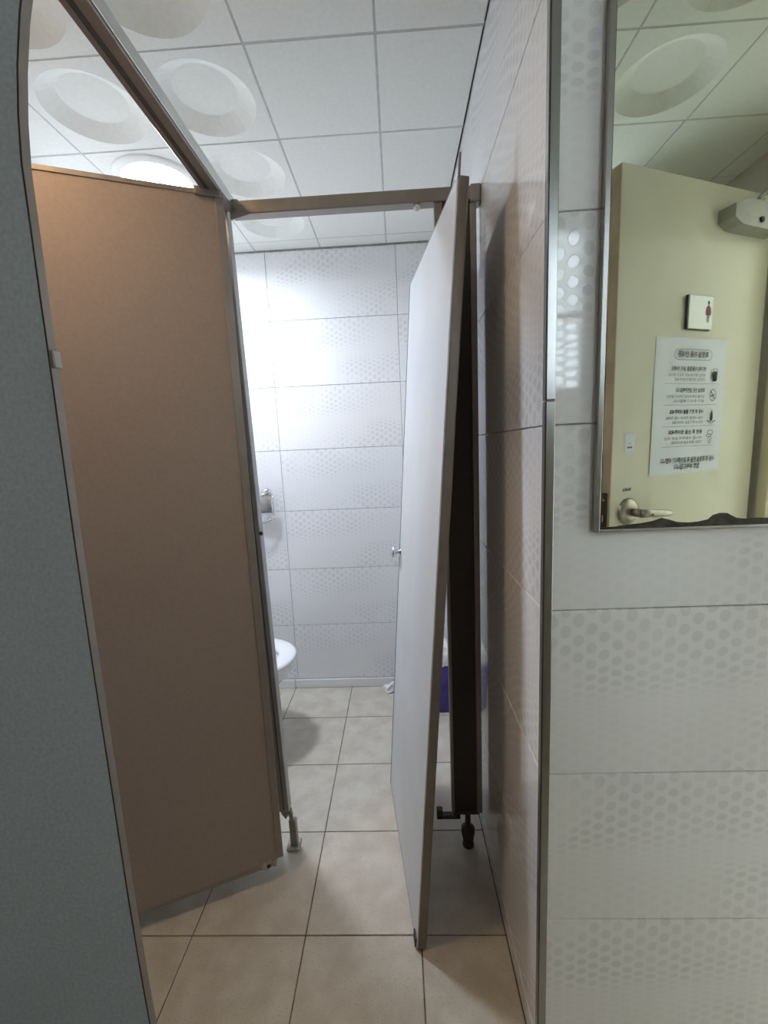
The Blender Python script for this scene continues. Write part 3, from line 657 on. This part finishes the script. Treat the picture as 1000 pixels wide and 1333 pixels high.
obj('handle_neck', b, M_NICKEL, hd, smooth=True)
b = bm_tube([(0.070, 0.050, 1.013), (0.10, 0.053, 1.012), (0.15, 0.052, 1.008), (0.185, 0.048, 1.005), (0.20, 0.046, 1.004)], [0.013, 0.0125, 0.0115, 0.0105, 0.006], 14)
bmesh.ops.scale(b, vec=(1, 0.75, 1), verts=b.verts, space=Matrix.Translation((0, -0.05, 0)))
obj('handle_lever', b, M_NICKEL, hd, smooth=True)
b = bm_box(0.098, 0.106, 0.061, 0.0632, 1.006, 1.012, 0.0005)
obj('key_slot', b, M_BLACK, hd)
# door closer near the hinge side
dc = obj('closer_body', bm_poly([(0.385, 1.868), (0.385, 1.905), (0.40, 1.909), (0.45, 1.926), (0.60, 1.924), (0.615, 1.912), (0.615, 1.868), (0.60, 1.85), (0.50, 1.850), (0.42, 1.852)], 0.05), M_CLOSER, ed)
obj('closer_valve', bm_tube([(0.50, 0.05, 1.872), (0.50, 0.054, 1.872)], 0.008, 12), M_BLACK, dc)
b = bm_box(0.515, 0.54, 0.012, 0.034, 1.935, 1.948, 0.003); bm_tube([(0.527, 0.022, 1.948), (0.545, 0.03, 1.966), (0.60, 0.055, 1.985), (0.66, 0.10, 1.992)], [0.006, 0.008, 0.010, 0.010], 8, bm=b)
obj('closer_arm', b, M_CLOSER, dc)
for z in (0.25, 1.70): obj('hinge', bm_tube([(DW + 0.004, -0.046, z), (DW + 0.004, -0.046, z + 0.09)], 0.006, 10), M_STEEL, ed)

# writing helper: text converted to a thin mesh on the door face (faces local +y, so it reads from the mirror side)
def text_mesh(s, size, align='LEFT', bold=0.0):
    cu = bpy.data.curves.new('t', 'FONT'); cu.body = s; cu.size = size; cu.align_x = align; cu.align_y = 'CENTER'
    cu.resolution_u = 2; cu.extrude = 0.0; cu.offset = bold
    o = bpy.data.objects.new('t', cu); COL.objects.link(o)
    dg = bpy.context.evaluated_depsgraph_get(); me = bpy.data.meshes.new_from_object(o.evaluated_get(dg))
    bpy.data.objects.remove(o); bpy.data.curves.remove(cu); return me
def put_text(name, parent, s, x, z, y, size, m, align='LEFT', fit=None, bold=0.0):
    """x is the place on the door where the text starts, reading towards the free edge"""
    me = text_mesh(s, size, align, bold); me.materials.clear(); me.materials.append(m)
    xs = [v.co.x for v in me.vertices]
    sx = 1.0
    if fit and xs: sx = fit / (max(xs) - min(xs))
    for v in me.vertices: v.co = Vector((-v.co.x * sx, 0, v.co.y))      # turn to face +y
    for p in me.polygons: pass
    return link(name, me, parent, (x, y, z))
def marks(bm, name, m, parent): return obj(name, bm, m, parent)
# notice sheet: an object of its own, taped on the door
nt_ = empty('notice', ed.matrix_world @ Vector((0, 0, 0)) if False else (0, 0, 0), 0, 'white printed notice sheet taped to the cream entrance door', 'notice')
sg_ = empty('restroom_sign', (0, 0, 0), 0, 'small silver plaque with a woman symbol above the notice', 'sign')
sk_ = empty('sticker', (0, 0, 0), 0, 'tiny pale sticker on the cream door between handle and notice', 'sticker')
DM = Matrix.Translation(E0) @ Matrix.Rotation(ang, 4, 'Z')
for o in (nt_, sg_, sk_): o.matrix_world = DM
NX0, NX1, NZ0, NZ1 = 0.156, 0.463, 1.1165, 1.536
b = bmesh.new(); nx = 8; grid = []
for i in range(nx + 1):
    grid.append([])
    for j in range(nx + 1):
        u_, v_ = i / nx, j / nx
        y = 0.0012 + 0.0016 * (1 - math.sin(math.pi * u_)) * (0.4 + 0.6 * (1 - v_)) + 0.0008 * math.sin(6 * v_)
        grid[-1].append(b.verts.new((NX0 + (NX1 - NX0) * u_ - 0.004 * (1 - v_) * (1 - u_), y, NZ0 + (NZ1 - NZ0) * v_)))
for i in range(nx):
    for j in range(nx): b.faces.new((grid[i][j], grid[i][j + 1], grid[i + 1][j + 1], grid[i + 1][j]))
bmesh.ops.recalc_face_normals(b, faces=b.faces)
sheet = obj('sheet', b, M_PAPER, nt_, smooth=True)
TY = 0.0044
put_text('heading_text', nt_, '화장실 이용 안내문', 0.3125, 1.486, TY, 0.020, M_INK, 'CENTER', 0.132, 0.0004)
# pill outline round the heading
b = bmesh.new(); pill = []
for k in range(40):
    t_ = 2 * math.pi * k / 40; c, s = math.cos(t_), math.sin(t_); pill.append((0.3125 + (0.066 if c > 0 else -0.066) + 0.0155 * c, 1.486 + 0.0155 * s, c, s))
vi = [b.verts.new((x - 0.0006 * c, TY, z - 0.0006 * s)) for x, z, c, s in pill]; vo = [b.verts.new((x + 0.0006 * c, TY, z + 0.0006 * s)) for x, z, c, s in pill]
for k in range(40): b.faces.new((vi[k], vo[k], vo[(k + 1) % 40], vi[(k + 1) % 40]))
obj('heading_outline', b, M_INK, nt_)
items = [(1.437, '변기에 이물질을 넣지 마세요', '휴지는 변기에 버려 주시고 물티슈,', '기저귀는 휴지통에 버려주세요'),
         (1.372, '화장실 안은 금연구역입니다', '모두를 위해 화장실 안에서의 흡연은', '삼가 주시기 바랍니다'),
         (1.306, '사용 후 변기 물을 내려주세요', '다음 사람을 위하여 사용 후에는', '반드시 변기 물을 내려주세요'),
         (1.243, '용변 후 손을 씻어주세요', '비누를 사용하여 30초 이상', '흐르는 물에 손을 씻어주세요')]
for q, (z, a_, b1, b2) in enumerate(items):
    x0 = 0.372
    put_text('item_text', nt_, a_, x0, z + 0.006, TY, 0.0145, M_INK, 'LEFT', 0.150 if q != 1 else 0.128, 0.0003)
    put_text('item_text', nt_, b1, x0, z - 0.013, TY, 0.0105, M_INKGREY, 'LEFT', 0.165)
    put_text('item_text', nt_, b2, x0, z - 0.0265, TY, 0.0105, M_INKGREY, 'LEFT', 0.135)
    obj('rule_line', bm_box(0.196, 0.430, TY - 0.0002, TY, z - 0.0385, z - 0.0378), M_INKGREY, nt_)
put_text('footer_text', nt_, '사용 후 화장실 문을 꼭 닫아주시기 바랍니다', 0.437, 1.160, TY, 0.019, M_INK, 'LEFT', 0.244, 0.0004)
put_text('footer_text', nt_, '협조 부탁드립니다', 0.312, 1.139, TY, 0.019, M_INK, 'CENTER', 0.115, 0.0004)
# icons
def disc(bm, cx, cz, rx_, rz_, y=TY, n=20, r_in=0.0):
    o_ = [bm.verts.new((cx + rx_ * math.cos(2 * math.pi * k / n), y, cz + rz_ * math.sin(2 * math.pi * k / n))) for k in range(n)]
    if r_in:
        i_ = [bm.verts.new((cx + rx_ * r_in * math.cos(2 * math.pi * k / n), y, cz + rz_ * r_in * math.sin(2 * math.pi * k / n))) for k in range(n)]
        for k in range(n): bm.faces.new((o_[k], o_[(k + 1) % n], i_[(k + 1) % n], i_[k]))
    else: bm.faces.new(o_)
def quad(bm, pts, y=TY): bm.faces.new([bm.verts.new((x, y, z)) for x, z in pts])
b = bmesh.new()   # toilet roll
quad(b, [(0.405, 1.412), (0.424, 1.412), (0.424, 1.437), (0.405, 1.437)]); disc(b, 0.4145, 1.412, 0.0095, 0.006)
disc(b, 0.4145, 1.441, 0.0098, 0.006, r_in=0.80); quad(b, [(0.396, 1.412), (0.397, 1.412), (0.397, 1.443), (0.396, 1.443)]); quad(b, [(0.396, 1.443), (0.406, 1.446), (0.406, 1.445), (0.396, 1.442)]); quad(b, [(0.396, 1.412), (0.406, 1.412), (0.406, 1.413), (0.396, 1.413)])
obj('icon', b, M_INK, nt_)
b = bmesh.new()   # no smoking
disc(b, 0.410, 1.364, 0.0155, 0.0185, r_in=0.90, n=28); quad(b, [(0.399, 1.375), (0.401, 1.377), (0.421, 1.353), (0.419, 1.351)]); quad(b, [(0.399, 1.361), (0.421, 1.368), (0.421, 1.365), (0.399, 1.358)])
obj('icon', b, M_INK, nt_)
b = bmesh.new()   # water drop over a basin
quad(b, [(0.411, 1.321), (0.415, 1.306), (0.417, 1.292), (0.414, 1.283), (0.407, 1.283), (0.404, 1.292), (0.406, 1.306)])
for k in (-1, 1): quad(b, [(0.410 + k * 0.006, 1.281), (0.410 + k * 0.020, 1.285), (0.410 + k * 0.020, 1.2825), (0.410 + k * 0.006, 1.278)])
disc(b, 0.410, 1.277, 0.008, 0.004, r_in=0.75)
obj('icon', b, M_INK, nt_)
b = bmesh.new()   # hands under a tap
disc(b, 0.409, 1.246, 0.013, 0.008, r_in=0.84); disc(b, 0.404, 1.236, 0.013, 0.005, r_in=0.78); disc(b, 0.409, 1.222, 0.008, 0.012, r_in=0.84); quad(b, [(0.402, 1.214), (0.416, 1.228), (0.417, 1.227), (0.403, 1.213)])
obj('icon', b, M_INKGREY, nt_)
# plaque
obj('plaque', bm_box(0.270, 0.372, 0.0008, 0.0125, 1.561, 1.657, 0.001), M_SIGN, sg_)
tag(obj('plaque_edge', bm_box(0.2685, 0.3735, 0.0004, 0.0085, 1.5595, 1.6585, 0.001), M_DARK, sg_), 'dark edge behind the silver face')
sy_ = 0.0128; b = bmesh.new(); disc(b, 0.352, 1.638, 0.0045, 0.0065, sy_); obj('symbol_head', b, M_INK, sg_)
b = bmesh.new(); quad(b, [(0.346, 1.629), (0.358, 1.629), (0.3635, 1.602), (0.340, 1.602)], sy_); disc(b, 0.352, 1.626, 0.0062, 0.005, sy_ + 0.0001)
for k in (-1, 1): quad(b, [(0.352 + k * 0.006, 1.627), (0.352 + k * 0.0095, 1.625), (0.352 + k * 0.0135, 1.608), (0.352 + k * 0.0115, 1.607)], sy_)
obj('symbol_dress', b, M_CRIMSON, sg_)
b = bmesh.new()
for k in (-1, 1): quad(b, [(0.352 + k * 0.0008, 1.602), (0.352 + k * 0.0058, 1.602), (0.352 + k * 0.0050, 1.581), (0.352 + k * 0.0012, 1.581)], sy_)
obj('symbol_legs', b, M_INKGREY, sg_)
# sticker and the small word above the handle
obj('sticker_sheet', bm_box(0.050, 0.088, 0.0006, 0.0012, 1.196, 1.252), M_PAPER, sk_)
b = bmesh.new(); quad(b, [(0.058, 1.208), (0.078, 1.208), (0.078, 1.213), (0.058, 1.213)], 0.0014); quad(b, [(0.064, 1.222), (0.074, 1.222), (0.074, 1.2235), (0.064, 1.2235)], 0.0014)
obj('print_bar', b, M_INKGREY, sk_)
put_text('push_word', ed, '미세요', 0.082, 1.081, 0.0008, 0.012, M_INK, 'LEFT', 0.034, 0.0003)
